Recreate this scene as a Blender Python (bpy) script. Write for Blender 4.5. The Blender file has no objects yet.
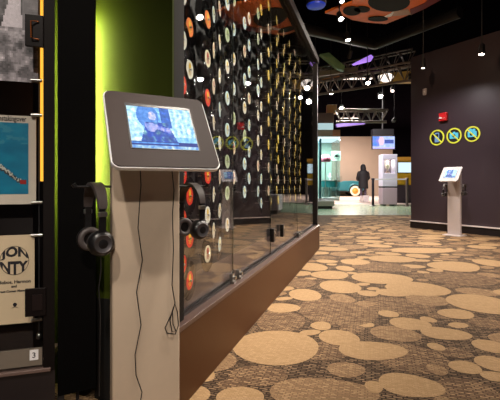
import bpy, math, random
from mathutils import Vector, Matrix, noise
random.seed(7)
C = bpy.context.scene.collection
PI = math.pi
FPX, CX, HY, EYE = 400.0, 250.0, 184.0, 0.85      # focal length in px, principal column, horizon row, eye height

def at(px, py, Y):
    return Vector(((px-CX)/FPX*Y, Y, EYE+(HY-py)/FPX*Y))
def onfloor(px, py):
    return at(px, py, EYE*FPX/(py-HY))

# ------------------------------------------------------------------ materials
def lin(c):
    f = lambda v: v/12.92 if v <= .04045 else ((v+.055)/1.055)**2.4
    return (f(c[0]/255), f(c[1]/255), f(c[2]/255), 1)
MATS = {}
def mat(name, rgb, rough=.5, metal=0, var=.12, scale=40, spec=.5, bump=0, emit=0, coat=0):
    if name in MATS: return MATS[name]
    m = bpy.data.materials.new(name); m.use_nodes = True; MATS[name] = m
    nt = m.node_tree; b = nt.nodes['Principled BSDF']
    b.inputs['Roughness'].default_value = rough; b.inputs['Metallic'].default_value = metal
    b.inputs['Specular IOR Level'].default_value = spec; b.inputs['Coat Weight'].default_value = coat
    tc = nt.nodes.new('ShaderNodeTexCoord'); n = nt.nodes.new('ShaderNodeTexNoise')
    n.inputs['Scale'].default_value = scale; n.inputs['Detail'].default_value = 4
    nt.links.new(tc.outputs['Object'], n.inputs['Vector'])
    mx = nt.nodes.new('ShaderNodeMix'); mx.data_type = 'RGBA'
    c = lin(rgb)
    mx.inputs[6].default_value = tuple(v*(1-var) for v in c[:3])+(1,)
    mx.inputs[7].default_value = tuple(min(1, v*(1+var)) for v in c[:3])+(1,)
    nt.links.new(n.outputs['Fac'], mx.inputs[0]); nt.links.new(mx.outputs[2], b.inputs['Base Color'])
    if bump:
        bp = nt.nodes.new('ShaderNodeBump'); bp.inputs['Strength'].default_value = bump
        bp.inputs['Distance'].default_value = .002
        nt.links.new(n.outputs['Fac'], bp.inputs['Height']); nt.links.new(bp.outputs['Normal'], b.inputs['Normal'])
    if emit:
        nt.links.new(mx.outputs[2], b.inputs['Emission Color']); b.inputs['Emission Strength'].default_value = emit
    return m
def emis(name, rgb, k):
    if name in MATS: return MATS[name]
    m = bpy.data.materials.new(name); m.use_nodes = True; MATS[name] = m
    nt = m.node_tree; nt.nodes.clear()
    e = nt.nodes.new('ShaderNodeEmission'); o = nt.nodes.new('ShaderNodeOutputMaterial')
    e.inputs[0].default_value = lin(rgb); e.inputs[1].default_value = k
    nt.links.new(e.outputs[0], o.inputs[0]); return m
def paint(name, k, rough=.4):
    """per-face colour attribute: k>0 a lit screen, k==0 a printed picture"""
    if name in MATS: return MATS[name]
    m = bpy.data.materials.new(name); m.use_nodes = True; MATS[name] = m
    nt = m.node_tree; b = nt.nodes['Principled BSDF']
    a = nt.nodes.new('ShaderNodeVertexColor'); a.layer_name = 'picture'
    b.inputs['Roughness'].default_value = rough
    if k:
        b.inputs['Base Color'].default_value = (.01, .01, .012, 1); b.inputs['Specular IOR Level'].default_value = .15
        nt.links.new(a.outputs[0], b.inputs['Emission Color']); b.inputs['Emission Strength'].default_value = k
    else: nt.links.new(a.outputs[0], b.inputs['Base Color'])
    return m
def glass(name, tint=(.93, .95, .95), ior=1.5):
    m = bpy.data.materials.new(name); m.use_nodes = True; MATS[name] = m
    nt = m.node_tree; nt.nodes.clear()
    t = nt.nodes.new('ShaderNodeBsdfTransparent'); t.inputs[0].default_value = tint+(1,)
    g = nt.nodes.new('ShaderNodeBsdfGlossy'); g.inputs['Roughness'].default_value = 0.0
    f = nt.nodes.new('ShaderNodeFresnel'); f.inputs['IOR'].default_value = ior
    ge = nt.nodes.new('ShaderNodeNewGeometry'); mi = nt.nodes.new('ShaderNodeMix')       # same reflection on both faces of the pane
    mi.inputs[2].default_value = ior; mi.inputs[3].default_value = 1/ior
    nt.links.new(ge.outputs['Backfacing'], mi.inputs[0]); nt.links.new(mi.outputs[0], f.inputs['IOR'])
    mx = nt.nodes.new('ShaderNodeMixShader'); o = nt.nodes.new('ShaderNodeOutputMaterial')
    nt.links.new(f.outputs[0], mx.inputs[0]); nt.links.new(t.outputs[0], mx.inputs[1])
    nt.links.new(g.outputs[0], mx.inputs[2]); nt.links.new(mx.outputs[0], o.inputs[0])
    return m
def carpet(name, base, dash, amount, freq=95, rot=.303):
    m = bpy.data.materials.new(name); m.use_nodes = True; MATS[name] = m
    nt = m.node_tree; N = nt.nodes; L = nt.links; b = N['Principled BSDF']
    b.inputs['Roughness'].default_value = .95; b.inputs['Specular IOR Level'].default_value = .1
    tc = N.new('ShaderNodeTexCoord'); mp = N.new('ShaderNodeMapping'); mp.inputs['Rotation'].default_value = (0, 0, rot)
    L.new(tc.outputs['Object'], mp.inputs['Vector'])
    br = N.new('ShaderNodeTexBrick'); br.inputs['Scale'].default_value = freq
    br.inputs['Mortar Size'].default_value = .27; br.inputs['Mortar Smooth'].default_value = .5
    br.offset = .37; br.inputs['Brick Width'].default_value = 2.6; br.inputs['Row Height'].default_value = 1.0
    br.inputs['Color1'].default_value = (1, 1, 1, 1); br.inputs['Color2'].default_value = (.12, .12, .12, 1)
    br.inputs['Mortar'].default_value = (0, 0, 0, 1)
    L.new(mp.outputs[0], br.inputs['Vector'])
    no = N.new('ShaderNodeTexNoise'); no.inputs['Scale'].default_value = 70; no.inputs['Detail'].default_value = 2
    L.new(tc.outputs['Object'], no.inputs['Vector'])
    mu = N.new('ShaderNodeMath'); mu.operation = 'MULTIPLY'
    L.new(br.outputs['Color'], mu.inputs[0]); L.new(no.outputs['Fac'], mu.inputs[1])
    m2 = N.new('ShaderNodeMath'); m2.operation = 'MULTIPLY'; m2.inputs[1].default_value = amount*1.6; m2.use_clamp = True
    L.new(mu.outputs[0], m2.inputs[0])
    mx = N.new('ShaderNodeMix'); mx.data_type = 'RGBA'
    mx.inputs[6].default_value = lin(base); mx.inputs[7].default_value = lin(dash)
    L.new(m2.outputs[0], mx.inputs[0])
    L.new(mx.outputs[2], b.inputs['Base Color'])
    bp = N.new('ShaderNodeBump'); bp.inputs['Strength'].default_value = .5; bp.inputs['Distance'].default_value = .003
    L.new(mu.outputs[0], bp.inputs['Height']); L.new(bp.outputs[0], b.inputs['Normal'])
    return m

# ------------------------------------------------------------------ mesh builder
class MB:
    def __init__(s): s.v = []; s.f = []; s.mi = []; s.col = []
    def add(s, vs, fs, M=None, mi=0):
        o = len(s.v)
        s.v += [tuple(M @ Vector(p)) if M else tuple(p) for p in vs]
        s.f += [tuple(i+o for i in f) for f in fs]; s.mi += [mi]*len(fs); return s
    def box(s, lo, hi, M=None, mi=0):
        x0, y0, z0 = lo; x1, y1, z1 = hi
        return s.add([(x0,y0,z0),(x1,y0,z0),(x1,y1,z0),(x0,y1,z0),(x0,y0,z1),(x1,y0,z1),(x1,y1,z1),(x0,y1,z1)],
                     [(0,3,2,1),(4,5,6,7),(0,1,5,4),(1,2,6,5),(2,3,7,6),(3,0,4,7)], M, mi)
    def tube(s, pts, r, n=8, closed=False, mi=0):
        pts = [Vector(p) for p in pts]; k = len(pts)
        rs = r if isinstance(r, (list, tuple)) else [r]*k
        vs = []; up = None
        for i, p in enumerate(pts):
            a = pts[(i-1) % k] if closed else pts[max(0, i-1)]
            b = pts[(i+1) % k] if closed else pts[min(k-1, i+1)]
            t = (b-a).normalized()
            if up is None: up = t.orthogonal().normalized()
            up = (up-t*up.dot(t)); up = up.normalized() if up.length > 1e-6 else t.orthogonal().normalized()
            w = t.cross(up)
            for j in range(n):
                q = 2*PI*j/n; vs.append(p+(up*math.cos(q)+w*math.sin(q))*rs[i])
        fs = []
        for i in range(k if closed else k-1):
            for j in range(n):
                fs.append((i*n+j, i*n+(j+1) % n, ((i+1) % k)*n+(j+1) % n, ((i+1) % k)*n+j))
        if not closed: fs += [tuple(range(n))[::-1], tuple((k-1)*n+j for j in range(n))]
        return s.add(vs, fs, None, mi)
    def lathe(s, prof, n=24, M=None, mi=0, closed=False):
        """prof: (r, z) list turned round local z"""
        vs = []; k = len(prof)
        for r, z in prof:
            for j in range(n): vs.append((r*math.cos(2*PI*j/n), r*math.sin(2*PI*j/n), z))
        fs = []
        for i in range(k if closed else k-1):
            for j in range(n):
                fs.append((i*n+j, i*n+(j+1) % n, ((i+1) % k)*n+(j+1) % n, ((i+1) % k)*n+j))
        if not closed: fs += [tuple(range(n))[::-1], tuple((k-1)*n+j for j in range(n))]
        return s.add(vs, fs, M, mi)
    def prism(s, poly, z0, z1, M=None, mi=0):
        n = len(poly)
        vs = [(x, y, z0) for x, y in poly]+[(x, y, z1) for x, y in poly]
        fs = [tuple(range(n))[::-1], tuple(range(n, 2*n))]+[(i, (i+1) % n, n+(i+1) % n, n+i) for i in range(n)]
        return s.add(vs, fs, M, mi)
    def bar(s, a, b, w, h=None, mi=0):
        """square bar from a to b"""
        a = Vector(a); b = Vector(b); h = h or w; t = (b-a).normalized()
        side = t.cross(Vector((0, 0, 1)))
        side = side.normalized() if side.length > 1e-4 else Vector((1, 0, 0)); up = side.cross(t)
        vs = [p+side*(sx*w/2)+up*(sz*h/2) for p in (a, b) for sx, sz in ((-1,-1),(1,-1),(1,1),(-1,1))]
        return s.add(vs, [(0,1,2,3),(4,7,6,5),(0,4,5,1),(1,5,6,2),(2,6,7,3),(3,7,4,0)], None, mi)
    def build(s, name, m, parent=None, smooth=None, bevel=0, colors=None):
        me = bpy.data.meshes.new(name); me.from_pydata(s.v, [], s.f)
        for x in (m if isinstance(m, list) else [m]): me.materials.append(x)
        me.polygons.foreach_set('material_index', s.mi)
        if smooth:
            me.polygons.foreach_set('use_smooth', [True]*len(me.polygons)); me.set_sharp_from_angle(angle=math.radians(smooth))
        if colors:
            ca = me.color_attributes.new('picture', 'FLOAT_COLOR', 'CORNER')
            for p in me.polygons:
                for li in p.loop_indices: ca.data[li].color = colors[p.index]
        me.update()
        o = bpy.data.objects.new(name, me); C.objects.link(o)
        if parent is not None: o.parent = parent
        if bevel:
            b = o.modifiers.new('bevel', 'BEVEL'); b.width = bevel; b.segments = 3; b.limit_method = 'ANGLE'
        return o
def Box(lo, hi): return MB().box(lo, hi)
def tag(o, label=None, cat=None, group=None, kind=None):
    if label: o['label'] = label
    if cat: o['category'] = cat
    if group: o['group'] = group
    if kind: o['kind'] = kind
    return o
def empty(name, loc, rz=0, label=None, cat=None, group=None):
    o = bpy.data.objects.new(name, None); C.objects.link(o); o.location = loc; o.rotation_euler = (0, 0, rz)
    o.empty_display_size = .1
    return tag(o, label, cat, group)
KIDS = {}
def copy_tree(o, loc=None, rz=None, parent=None):
    c = o.copy(); C.objects.link(c)
    if parent is not None: c.parent = parent
    if loc is not None: c.location = loc
    if rz is not None: c.rotation_euler = (0, 0, rz)
    for ch in list(o.children): copy_tree(ch, parent=c)
    return c
def struct(o): o['kind'] = 'structure'; return o
def rrect(w, h, r, n=6):
    pts = []
    for cx, cy, a0 in ((w/2-r, h/2-r, 0), (-w/2+r, h/2-r, 90), (-w/2+r, -h/2+r, 180), (w/2-r, -h/2+r, 270)):
        for i in range(n+1):
            a = math.radians(a0+90*i/n); pts.append((cx+r*math.cos(a), cy+r*math.sin(a)))
    return pts
def ellipse(rx, ry, n=28, a=0, cx=0, cy=0):
    return [(cx+rx*math.cos(t)*math.cos(a)-ry*math.sin(t)*math.sin(a), cy+rx*math.cos(t)*math.sin(a)+ry*math.sin(t)*math.cos(a))
            for t in (2*PI*i/n for i in range(n))]
def text_mesh(body, size=1.0, extrude=0.0, offset=0.0, shear=0.0):
    cu = bpy.data.curves.new('lettering', 'FONT'); cu.body = body; cu.size = size; cu.extrude = extrude
    cu.offset = offset; cu.shear = shear; cu.resolution_u = 3
    o = bpy.data.objects.new('lettering', cu); C.objects.link(o)
    bpy.context.view_layer.update()
    me = bpy.data.meshes.new_from_object(o.evaluated_get(bpy.context.evaluated_depsgraph_get()))
    vs = [tuple(v.co) for v in me.vertices]; fs = [tuple(p.vertices) for p in me.polygons]
    bpy.data.objects.remove(o); bpy.data.curves.remove(cu); bpy.data.meshes.remove(me)
    return vs, fs
def picture(w, h, nx, ny, fn):
    """flat grid in local xy, centred; colour fn(s, t) -> rgb 0-255, s right, t up"""
    vs = [(w*(i/nx-.5), h*(j/ny-.5), 0) for j in range(ny+1) for i in range(nx+1)]
    fs = [(j*(nx+1)+i, j*(nx+1)+i+1, (j+1)*(nx+1)+i+1, (j+1)*(nx+1)+i) for j in range(ny) for i in range(nx)]
    cols = [lin(tuple(max(0, min(255, c)) for c in fn((i+.5)/nx, (j+.5)/ny))) for j in range(ny) for i in range(nx)]
    return vs, fs, cols
def fbm(x, y, s=0): return noise.fractal(Vector((x, y, s)), 1.0, 2.0, 4)

# ------------------------------------------------------------------ palette
black = mat('black_paint', (22, 19, 22), .5)
blackplastic = mat('black_plastic', (20, 18, 19), .32)
darkwood = mat('dark_wood', (15, 9, 8), .6, scale=15, spec=.12)
chrome = mat('brushed_chrome', (190, 186, 182), .28, 1)
silver = mat('silver_edge', (236, 234, 236), .4, .1)
steel = mat('grey_steel', (96, 92, 95), .4, .8)
alu = mat('truss_aluminium', (118, 104, 98), .4, .4)
white = mat('white_plastic', (225, 222, 225), .4)
taupe = mat('tablet_taupe', (54, 42, 40), .5, 0, var=.06, spec=.2)
column_m = mat('column_paint', (196, 176, 156), .5, .15, var=.04)
brown = mat('plinth_brown', (68, 39, 17), .5, 0, spec=.25, var=.05, scale=8)
ledge_m = mat('ledge_bronze', (92, 72, 66), .35, .4)
rail_m = mat('rail_bronze', (40, 33, 34), .6, 0, spec=.2)
dkbrown = mat('case_frame', (15, 10, 9), .6, 0, spec=.2)
green = mat('green_paint', (52, 60, 14), .7, spec=.1, var=.04)
caseglass = glass('case_glass', (.98, .99, .99), 1.65)
thinglass = glass('clear_glass', (.9, .95, .94))

# ------------------------------------------------------------------ camera
cam = bpy.data.cameras.new('camera'); co = bpy.data.objects.new('camera', cam); C.objects.link(co)
co.location = (0, 0, EYE); co.rotation_euler = (PI/2, 0, 0)
cam.sensor_width = 36; cam.lens = FPX/500*36; cam.shift_y = -16/500; cam.clip_start = .02; cam.clip_end = 200
bpy.context.scene.camera = co

# ------------------------------------------------------------------ floor
ground_m = carpet('carpet_ground', (44, 32, 24), (146, 118, 90), .85, 64)
tan_m = carpet('carpet_tan', (138, 110, 79), (180, 149, 112), .7, 115)
mid_m = carpet('carpet_mid', (74, 55, 41), (158, 128, 96), 1.0, 72)
mid2_m = carpet('carpet_midtan', (106, 82, 60), (166, 136, 102), .9, 90)
fl = MB().add([(-3,-2,0),(9,-2,0),(9,10.9,0),(-3,10.9,0)], [(0,1,2,3)])
T, M_, H_ = 1, 2, 3
STONES = [  # px, py, half width, half height, tone, dz
 (276,348,44,17,T),(337,312.5,37,14,M_),(305,295,16,6,T),(282.5,308,16,5,T),(280,322,23,12,M_),(321,326,11,4,T),
 (339,338,20,8,T),(325,351,27,9,M_),(216,362,20,10,H_),(258,376,30,10,M_),(322,394,50,17,H_),(342,298.5,12,4.5,H_),
 (330,275,20,4,T),(312,267,15,4,T),(381,278.5,28,6,T),(417,289,31,7,T),(460,279,34,7,M_),(454,266.5,26,5,T),
 (482,304.5,33,10,T),(397,306,34,9,M_),(427,300,20,6,H_),(456,314,18,5,T),(410,324,19,6.5,T),(388.5,314,10,3.5,T),
 (395,334,24,8,H_),(445,334,22,7,T),(410,359,36,15,M_),(372,351,32,10,T),(410,386,29,13,T),(465,367.5,16,6.5,T),
 (492,347,18,7,T),(493,364,17,8,T),(467,392,30,14,M_),(346,370,18,8,H_),(340,287,20,6.5,T),(392,293,15,4,T),
 (368,293.5,10,3,T),(380,267,28,4.5,M_),(392,259,23,3.5,T),(422,250.5,30,3,T),(486,323,17,5,M_),(440,316,12,3,M_),
 (352,329,13,4,M_),(455,353,16,5.5,M_),(490,263,14,4,T),(240,398,24,11,T),(300,283,16,5,M_),(355,262,14,3,T),(345,268.5,9,2.5,T),
 (232,385,14,6,M_),(374,387,9,6,T),(437,370,9,6,H_),(436,347,8,4,T),(366,304,9,3,H_)]
placed = []
def fits(x, y, r, k=1.0):
    for (a, b, q) in cells.get((int(x//.5), int(y//.5)), []):
        if (x-a)**2+(y-b)**2 < ((r+q)*k)**2: return False
    return True
cells = {}
def note(x, y, r):
    for i in range(-1, 2):
        for j in range(-1, 2): cells.setdefault((int(x//.5)+i, int(y//.5)+j), []).append((x, y, r))
def stone(x, y, rx, ry, a, tone, z, n=26):
    e = random.uniform(-.10, .10); ph = random.uniform(0, 6)
    pts = []
    for t in (2*PI*i/n for i in range(n)):
        k = 1+e*math.cos(3*t+ph)*.5+e*math.cos(2*t+ph)
        px, py = rx*k*math.cos(t), ry*k*math.sin(t)
        pts.append((x+px*math.cos(a)-py*math.sin(a), y+px*math.sin(a)+py*math.cos(a), z))
    fl.add(pts, [tuple(range(n))], None, tone)
for i, (px, py, hw, hh, tone) in enumerate(STONES):
    c = onfloor(px, py); f0 = onfloor(px, py+hh); f1 = onfloor(px, py-hh)
    y = (f0.y+f1.y)/2; x = (px-CX)/FPX*y
    rx, ry = hw/FPX*y, (f1.y-f0.y)/2
    z = {M_: .0006, H_: .0009, T: .0012}[tone]+i*.000008
    stone(x, y, rx, ry, 0, tone, z); note(x, y, (rx+ry)/2*.93)
for rad, tries in ((.17, 900), (.135, 1600), (.105, 3200), (.075, 6000), (.05, 12000)):
    for _ in range(tries):
        x, y = random.uniform(-2.6, 8.2), random.uniform(-1.5, 10.7)
        if x < .3125*y-.95 and y > 1.8: continue
        r = rad*random.uniform(.88, 1.1)
        if fits(x, y, r, .97):
            note(x, y, r); q = random.uniform(1, 1.28)
            tone = random.choice((T, T, T, H_, H_, M_))
            stone(x, y, r*q, r/q*1.05, random.uniform(-.5, .5), tone, .0004+random.random()*.0002, 22)
struct(fl.build('floor', [ground_m, tan_m, mid_m, mid2_m]))
hall_m = mat('hall_floor', (128, 142, 118), .22, 0, var=.1, scale=3)
struct(Box((-3, 10.9, -.02), (16, 30, .004)).build('floor_far', hall_m))
struct(Box((-3, 16.6, .004), (16, 30, .008)).build('floor_far', mat('pale_floor', (206, 186, 176), .3, var=.06, scale=3)))
struct(Box((-4, -2, 4.9), (16, 30, 5.0)).build('ceiling', mat('ceiling_black', (9, 7, 11), .9, spec=0)))

# ------------------------------------------------------------------ walls
eggplant = mat('eggplant_paint', (56, 45, 51), .38, var=.05, scale=3, spec=.6)
WD = Vector((.531, -.847, 0)); WA = math.atan2(WD.y, WD.x); W0 = Vector((3.146, 7.816, 0))
def onwall(px, py, off=0):
    """point where the pixel's ray meets the right wall (moved off towards the room)"""
    u = (px-CX)/FPX                                  # x = u*y ; (x-W0x)*WDy - (y-W0y)*WDx = 0
    nrm = Vector((WD.y, -WD.x, 0)); base = W0+nrm*off
    y = (base.x*WD.y-base.y*WD.x)/(u*WD.y-WD.x)
    return at(px, py, y)
wr = struct(Box((0, 0, 0), (7, .3, 3.32)).build('wall_right', eggplant)); wr.location = W0; wr.rotation_euler = (0, 0, WA)
bb = MB().box((-.008, -.014, 0), (7, 0, .125)).build('baseboard_right', mat('baseboard_black', (26, 21, 24), .4)); struct(bb)
bb.location = W0; bb.rotation_euler = (0, 0, WA)
tr = struct(Box((-.008, -.03, .125), (7, 0, .145)).build('trim_1', mat('baseboard_lit_edge', (225, 212, 208), .4, 0)))  # white paint stands in for light on the baseboard's top edge
tr.location = W0; tr.rotation_euler = (0, 0, WA)
struct(Box((-4, 29, 0), (16, 29.2, 5)).build('wall_back', mat('dark_wall', (12, 9, 13), .9, spec=0)))
struct(Box((4.0, 28.6, 0), (10.2, 28.98, 4.25)).build('wall_tan', mat('tan_wall', (156, 136, 120), .6, var=.05, scale=2)))
struct(Box((-3.2, -2, 0), (-3, 29, 5)).build('wall_left', black))

# ------------------------------------------------------------------ record case
m_ = .3125; DV = Vector((m_, 1, 0)).normalized(); IV = Vector((-DV.y, DV.x, 0))
CA = math.atan2(DV.y, DV.x); C0 = Vector((m_*1.49-.731, 1.49, 0)); CL = (5.271-1.49)/DV.y
DEP, GY, BH, TH = .3625, .05, .315, 2.49
case = empty('display_case', C0, CA, 'long glass-fronted case of hanging records on a brown plinth, green end panel', 'display case')
MB().box((0, 0, 0), (CL, DEP, BH-.02)).build('plinth', brown, case, bevel=.003)
MB().box((0, -.004, BH-.02), (CL, DEP, BH)).build('ledge', ledge_m, case, bevel=.002)
MB().box((0, GY-.012, BH), (CL, GY-.004, BH+.012)).box((0, GY+.014, BH), (CL, GY+.022, BH+.012)).build('glass_channel', mat('black_channel', (15, 13, 14), .3), case)
MB().box((0, DEP-.02, BH), (CL, DEP, TH)).build('back_panel', mat('case_back', (24, 18, 19), .6), case)
MB().box((0, DEP-.35+.05, TH-.02), (CL, DEP, TH)).build('roof_panel', black, case)
MB().box((0, GY-.03, BH), (.085, GY+.02, TH)).build('near_post', dkbrown, case, bevel=.003)
MB().box((CL-.07, GY-.03, BH), (CL, GY+.03, TH-.06)).build('far_post', mat('far_post', (30, 24, 26), .4), case, bevel=.003)
MB().box((0, GY-.045, TH-.06), (CL, GY-.015, TH+.02)).box((0, GY-.015, TH-.03), (CL, GY+.04, TH+.05)).build('top_rail', rail_m, case, bevel=.004)
MB().box((CL-.02, GY+.03, BH), (CL, DEP-.02, TH-.02)).build('end_panel', black, case)
MB().box((-.012, .02, .40), (0, DEP, 2.6)).build('end_panel', green, case)
MB().box((-.014, .02, 0), (0, DEP, .40)).build('end_shade', mat('end_shade_black', (12, 10, 10), .6), case)  # black stands in for the green panel fading into shade
seams = [.085]+[(Y-1.505)/DV.y for Y in (2.215, 3.014, 4.06)]+[CL-.07]
for a, b in zip(seams[:-1], seams[1:]):
    MB().box((a+.002, GY, BH+.002), (b-.002, GY+.01, TH-.05)).build('glass_panel', caseglass, case)
for s in seams[1:-1]:
    MB().box((s-.0018, GY+.001, BH+.002), (s+.0018, GY+.009, TH-.05)).build('panel_seam', mat('seam_dark', (28, 34, 30), .3), case)
def clamp(x):
    k = MB().box((x-.018, GY-.03, BH), (x+.018, GY-.002, BH+.012)).box((x-.014, GY-.02, BH), (x+.014, GY-.001, BH+.05))
    k.tube([(x, GY-.034, BH+.03), (x, GY-.002, BH+.03)], .011, 12)
    k.build('glass_clamp', chrome, case, smooth=40)
for x in (seams[1]-.055, seams[1]+.055, seams[3]-.05, seams[3]+.05): clamp(x)
for x in (seams[2]+.0, seams[2]+.32):
    lk = MB().box((x-.025, GY-.028, BH+.10), (x+.025, GY-.001, BH+.2)).build('lock', blackplastic, case, bevel=.004)
    MB().tube([(x, GY-.034, BH+.17), (x, GY-.027, BH+.17)], .009, 12).build('keyhole', chrome, lk)

# records ------------------------------------------------------------
vinyl = mat('vinyl', (10, 8, 9), .1, spec=.4)
LAB = {'red': (226, 44, 24), 'orange': (244, 120, 22), 'white': (226, 224, 214), 'cream': (228, 214, 184),
       'pale blue': (196, 220, 228), 'pale green': (190, 202, 170), 'yellow': (226, 190, 52), 'gold': (196, 160, 70)}
MARK = {'red': (250, 200, 40), 'orange': (252, 200, 40), 'white': (220, 180, 40), 'cream': (170, 60, 40), 'pale blue': (220, 200, 90),
        'pale green': (120, 140, 60), 'yellow': (240, 225, 160), 'gold': (240, 225, 150)}
RR = .0875
rec_me = {}
def rec_proto(colname):
    """record disc faces local -y"""
    M = Matrix.Rotation(PI/2, 4, 'X')
    root = MB().lathe([(.004, .0009), (RR-.003, .0012), (RR, .0003), (RR, -.0003), (RR-.003, -.0012), (.004, -.0009)], 28, M).build('vinyl_record', vinyl, None, smooth=30)
    la = MB().lathe([(.004, .0011), (.0412, .0019), (.0418, .0012)], 24, M).build('label', mat('label_'+colname, LAB[colname], .5, var=.1, scale=60), root)
    k = MB(); rd = random.Random(colname)
    k.prism([(p[0], p[1]+.014) for p in ellipse(.014, .017, 14)], .0019, .0024, M)
    for i in range(3): k.prism([(x*.018*(1-.2*i), -.008-.007*i+y*.0015) for x, y in ((-1,-1),(1,-1),(1,1),(-1,1))], .0019, .0023, M)
    k.build('printing', mat('label_mark_'+colname, MARK[colname], .5), la)
    MB().tube([(0, -.012, 0), (0, .05, 0)], .0022, 8).lathe([(.005, 0), (.006, .004), (.003, .008)], 10, Matrix.Translation((0, -.004, 0)) @ M).build('spindle_pin', chrome, root, smooth=40)
    return root
protos = {}
ORD = ['', 'first', 'second', 'third', 'fourth', 'fifth', 'sixth', 'seventh', 'eighth', 'ninth', 'tenth', 'eleventh', 'twelfth', 'thirteenth',
       'fourteenth', 'fifteenth', 'sixteenth', 'seventeenth', 'eighteenth', 'nineteenth', 'twentieth', 'twenty-first', 'twenty-second',
       'twenty-third', 'twenty-fourth', 'twenty-fifth', 'twenty-sixth', 'twenty-seventh', 'twenty-eighth', 'twenty-ninth', 'thirtieth']
colsl = []   # px, k (plane offset), yaw wiggle, phase, zmin, palette
for px, k, yw, ph, zm, pal in ((182.5, .812, .02, 'B', .45, ['red']), (194, .812, .02, 'A', .38, ['red', 'orange', 'white']),
                               (207.5, .815, .02, 'B', .38, ['red', 'red', 'white', 'cream'])):
    colsl.append([px, k, yw, ph, zm, pal])
for px, k, yw, ph, zm in ((213.5, .853, .2, 'A', .45), (219.5, .878, .18, 'B', .5)):
    colsl.append([px, k, yw, ph, zm, ['white', 'cream', 'white', 'pale blue']])
Y = 2.403; n = 0
while Y < 5.05:
    k = .888-.012*math.sin((Y-2.4)*2.2); u = m_-k/Y; px = CX+u*FPX
    pal = ['pale blue', 'pale blue', 'cream', 'pale green', 'white'] if px < 262 else (['white', 'yellow', 'pale blue'] if px < 268 else ['yellow', 'gold', 'yellow', 'cream', 'gold'])
    colsl.append([px, k, .035-.035*math.cos((Y-2.4)*2.2), 'A' if n % 2 == 0 else 'B', .60 if n == 0 else (.70 if px < 262 else .62), pal])
    Y += .148; n += 1
rnd = random.Random(11)
for ci, (px, k, yw, ph, zm, pal) in enumerate(colsl):
    Y = k/(m_-(px-CX)/FPX); X = m_*Y-k
    z = 1.555 if ph == 'A' else 1.65
    zs = []
    zz = z-.19*8
    while zz < 2.36:
        vis = HY-(zz-EYE)/Y*FPX
        if zz > zm and vis > -12: zs.append(zz)
        zz += .19
    for ri, zz in enumerate(zs):
        py = HY-(zz-EYE)/Y*FPX
        cn = rnd.choice(pal)
        if px < 210:
            if px > 200: cn = 'red' if py > 75 and py < 190 else ('orange' if py < 25 else rnd.choice(['white', 'cream']))
            elif px > 188: cn = 'white' if 50 < py < 85 else ('orange' if py < 45 else 'red')
            else: cn = 'red' if py > 60 else 'white'
        if cn not in protos: o = protos[cn] = rec_proto(cn)
        else: o = copy_tree(protos[cn])
        off = IV*(.02 if ph == 'B' and ci > 5 else 0)
        if ci == 1: off = IV*.022
        o.location = Vector((X, Y, zz))+off
        o.rotation_euler = (rnd.uniform(-.03, .03), 0, CA+yw+.05+rnd.uniform(-.035, .035))
        tag(o, 'black record with %s label, %s from bottom in %s column from the near post' % (cn, ORD[ri+1], ORD[ci+1]), 'record', None, None)
        o['group'] = 'records hanging in the glass case'

# ------------------------------------------------------------------ left corner: black panel, tube
pa, pb = at(58, 0, 1.415), at(95.8, 0, 1.475)
pv = (pb-pa); pv.z = 0; plen = pv.length; pang = math.atan2(pv.y, pv.x)
pn = struct(Box((0, 0, .098), (plen, .03, 2.8)).build('wall_panel', mat('panel_black', (5, 4, 4), .8, spec=.05)))
pn.location = (pa.x, pa.y, 0); pn.rotation_euler = (0, 0, pang)
ft = struct(Box((.0, .005, 0), (.02, .028, .1)).build('trim_2', black)); ft.location = (pa.x, pa.y, 0); ft.rotation_euler = (0, 0, pang)
e1 = C0+IV*DEP
gw = struct(Box((-.62, 0, 0.0), (0, .03, 2.8)).build('wall_green', [green]))
gw.location = (e1.x-.012, e1.y+.12, 0); gw.rotation_euler = (0, 0, math.radians(4))
tq = e1+IV*.026-DV*.08
lt = empty('light_tube', (tq.x, tq.y, .80), CA, 'upright fluorescent tube glowing green behind the tall black panel', 'lamp')
MB().tube([(0, 0, 0), (0, 0, .70)], .009, 12).build('tube', emis('tube_glow', (250, 255, 165), 300), lt)
MB().tube([(0, 0, -.80), (0, 0, 0)], .006, 10).lathe([(.03, -.80), (.03, -.79)], 16).tube([(0, 0, .70), (0, 0, .74)], .012, 12).build('holder', black, lt)
MB().box((-.03, -.022, -.05), (.013, -.019, .74)).box((-.03, -.022, -.05), (-.027, .03, .74)).box((-.03, -.022, -.05), (.06, .03, -.047)).build('light_blocker', black, lt)  # unseen fins added to cut the tube's light into a soft falloff

# ------------------------------------------------------------------ poster cabinet
CB = math.radians(17); cx_ = Vector((math.cos(CB), math.sin(CB), 0)); cy_ = Vector((-math.sin(CB), math.cos(CB), 0))
K0 = at(55, 0, 1.40); K0.z = 0
def cab(px, py, b):
    """local (x, b, z) in the cabinet frame where the pixel's ray meets depth b"""
    u = (px-CX)/FPX; P0 = K0+cy_*b
    x = (u*P0.y-P0.x)/(cx_.x-u*cx_.y); Y = P0.y+cx_.y*x
    return Vector((x, b, EYE+(HY-py)/FPX*Y))
def cabw(px, py, b):
    p = cab(px, py, b); return K0+cx_*p.x+cy_*p.y+Vector((0, 0, p.z))
cb = empty('poster_cabinet', K0, CB, 'dark wood wall cabinet with a glass door holding posters, at the left edge', 'cabinet')
zl = cab(30, 369, 0).z
MB().prism([(-.55, 0), (0, 0), (-.105, .22), (-.55, .22)], 0, zl-.012).build('plinth', mat('cabinet_plinth', (30, 23, 25), .45), cb)
MB().box((-.55, -.012, zl-.012), (-.012, .22, zl)).build('sill', mat('cabinet_sill', (112, 92, 86), .4, .2), cb, bevel=.002)
xp = cab(43.5, 0, 0).x
MB().prism([(xp, -.004), (0, -.004), (-.021, .045), (xp, .045)], zl-.012, 2.6).build('post', darkwood, cb)
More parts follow.
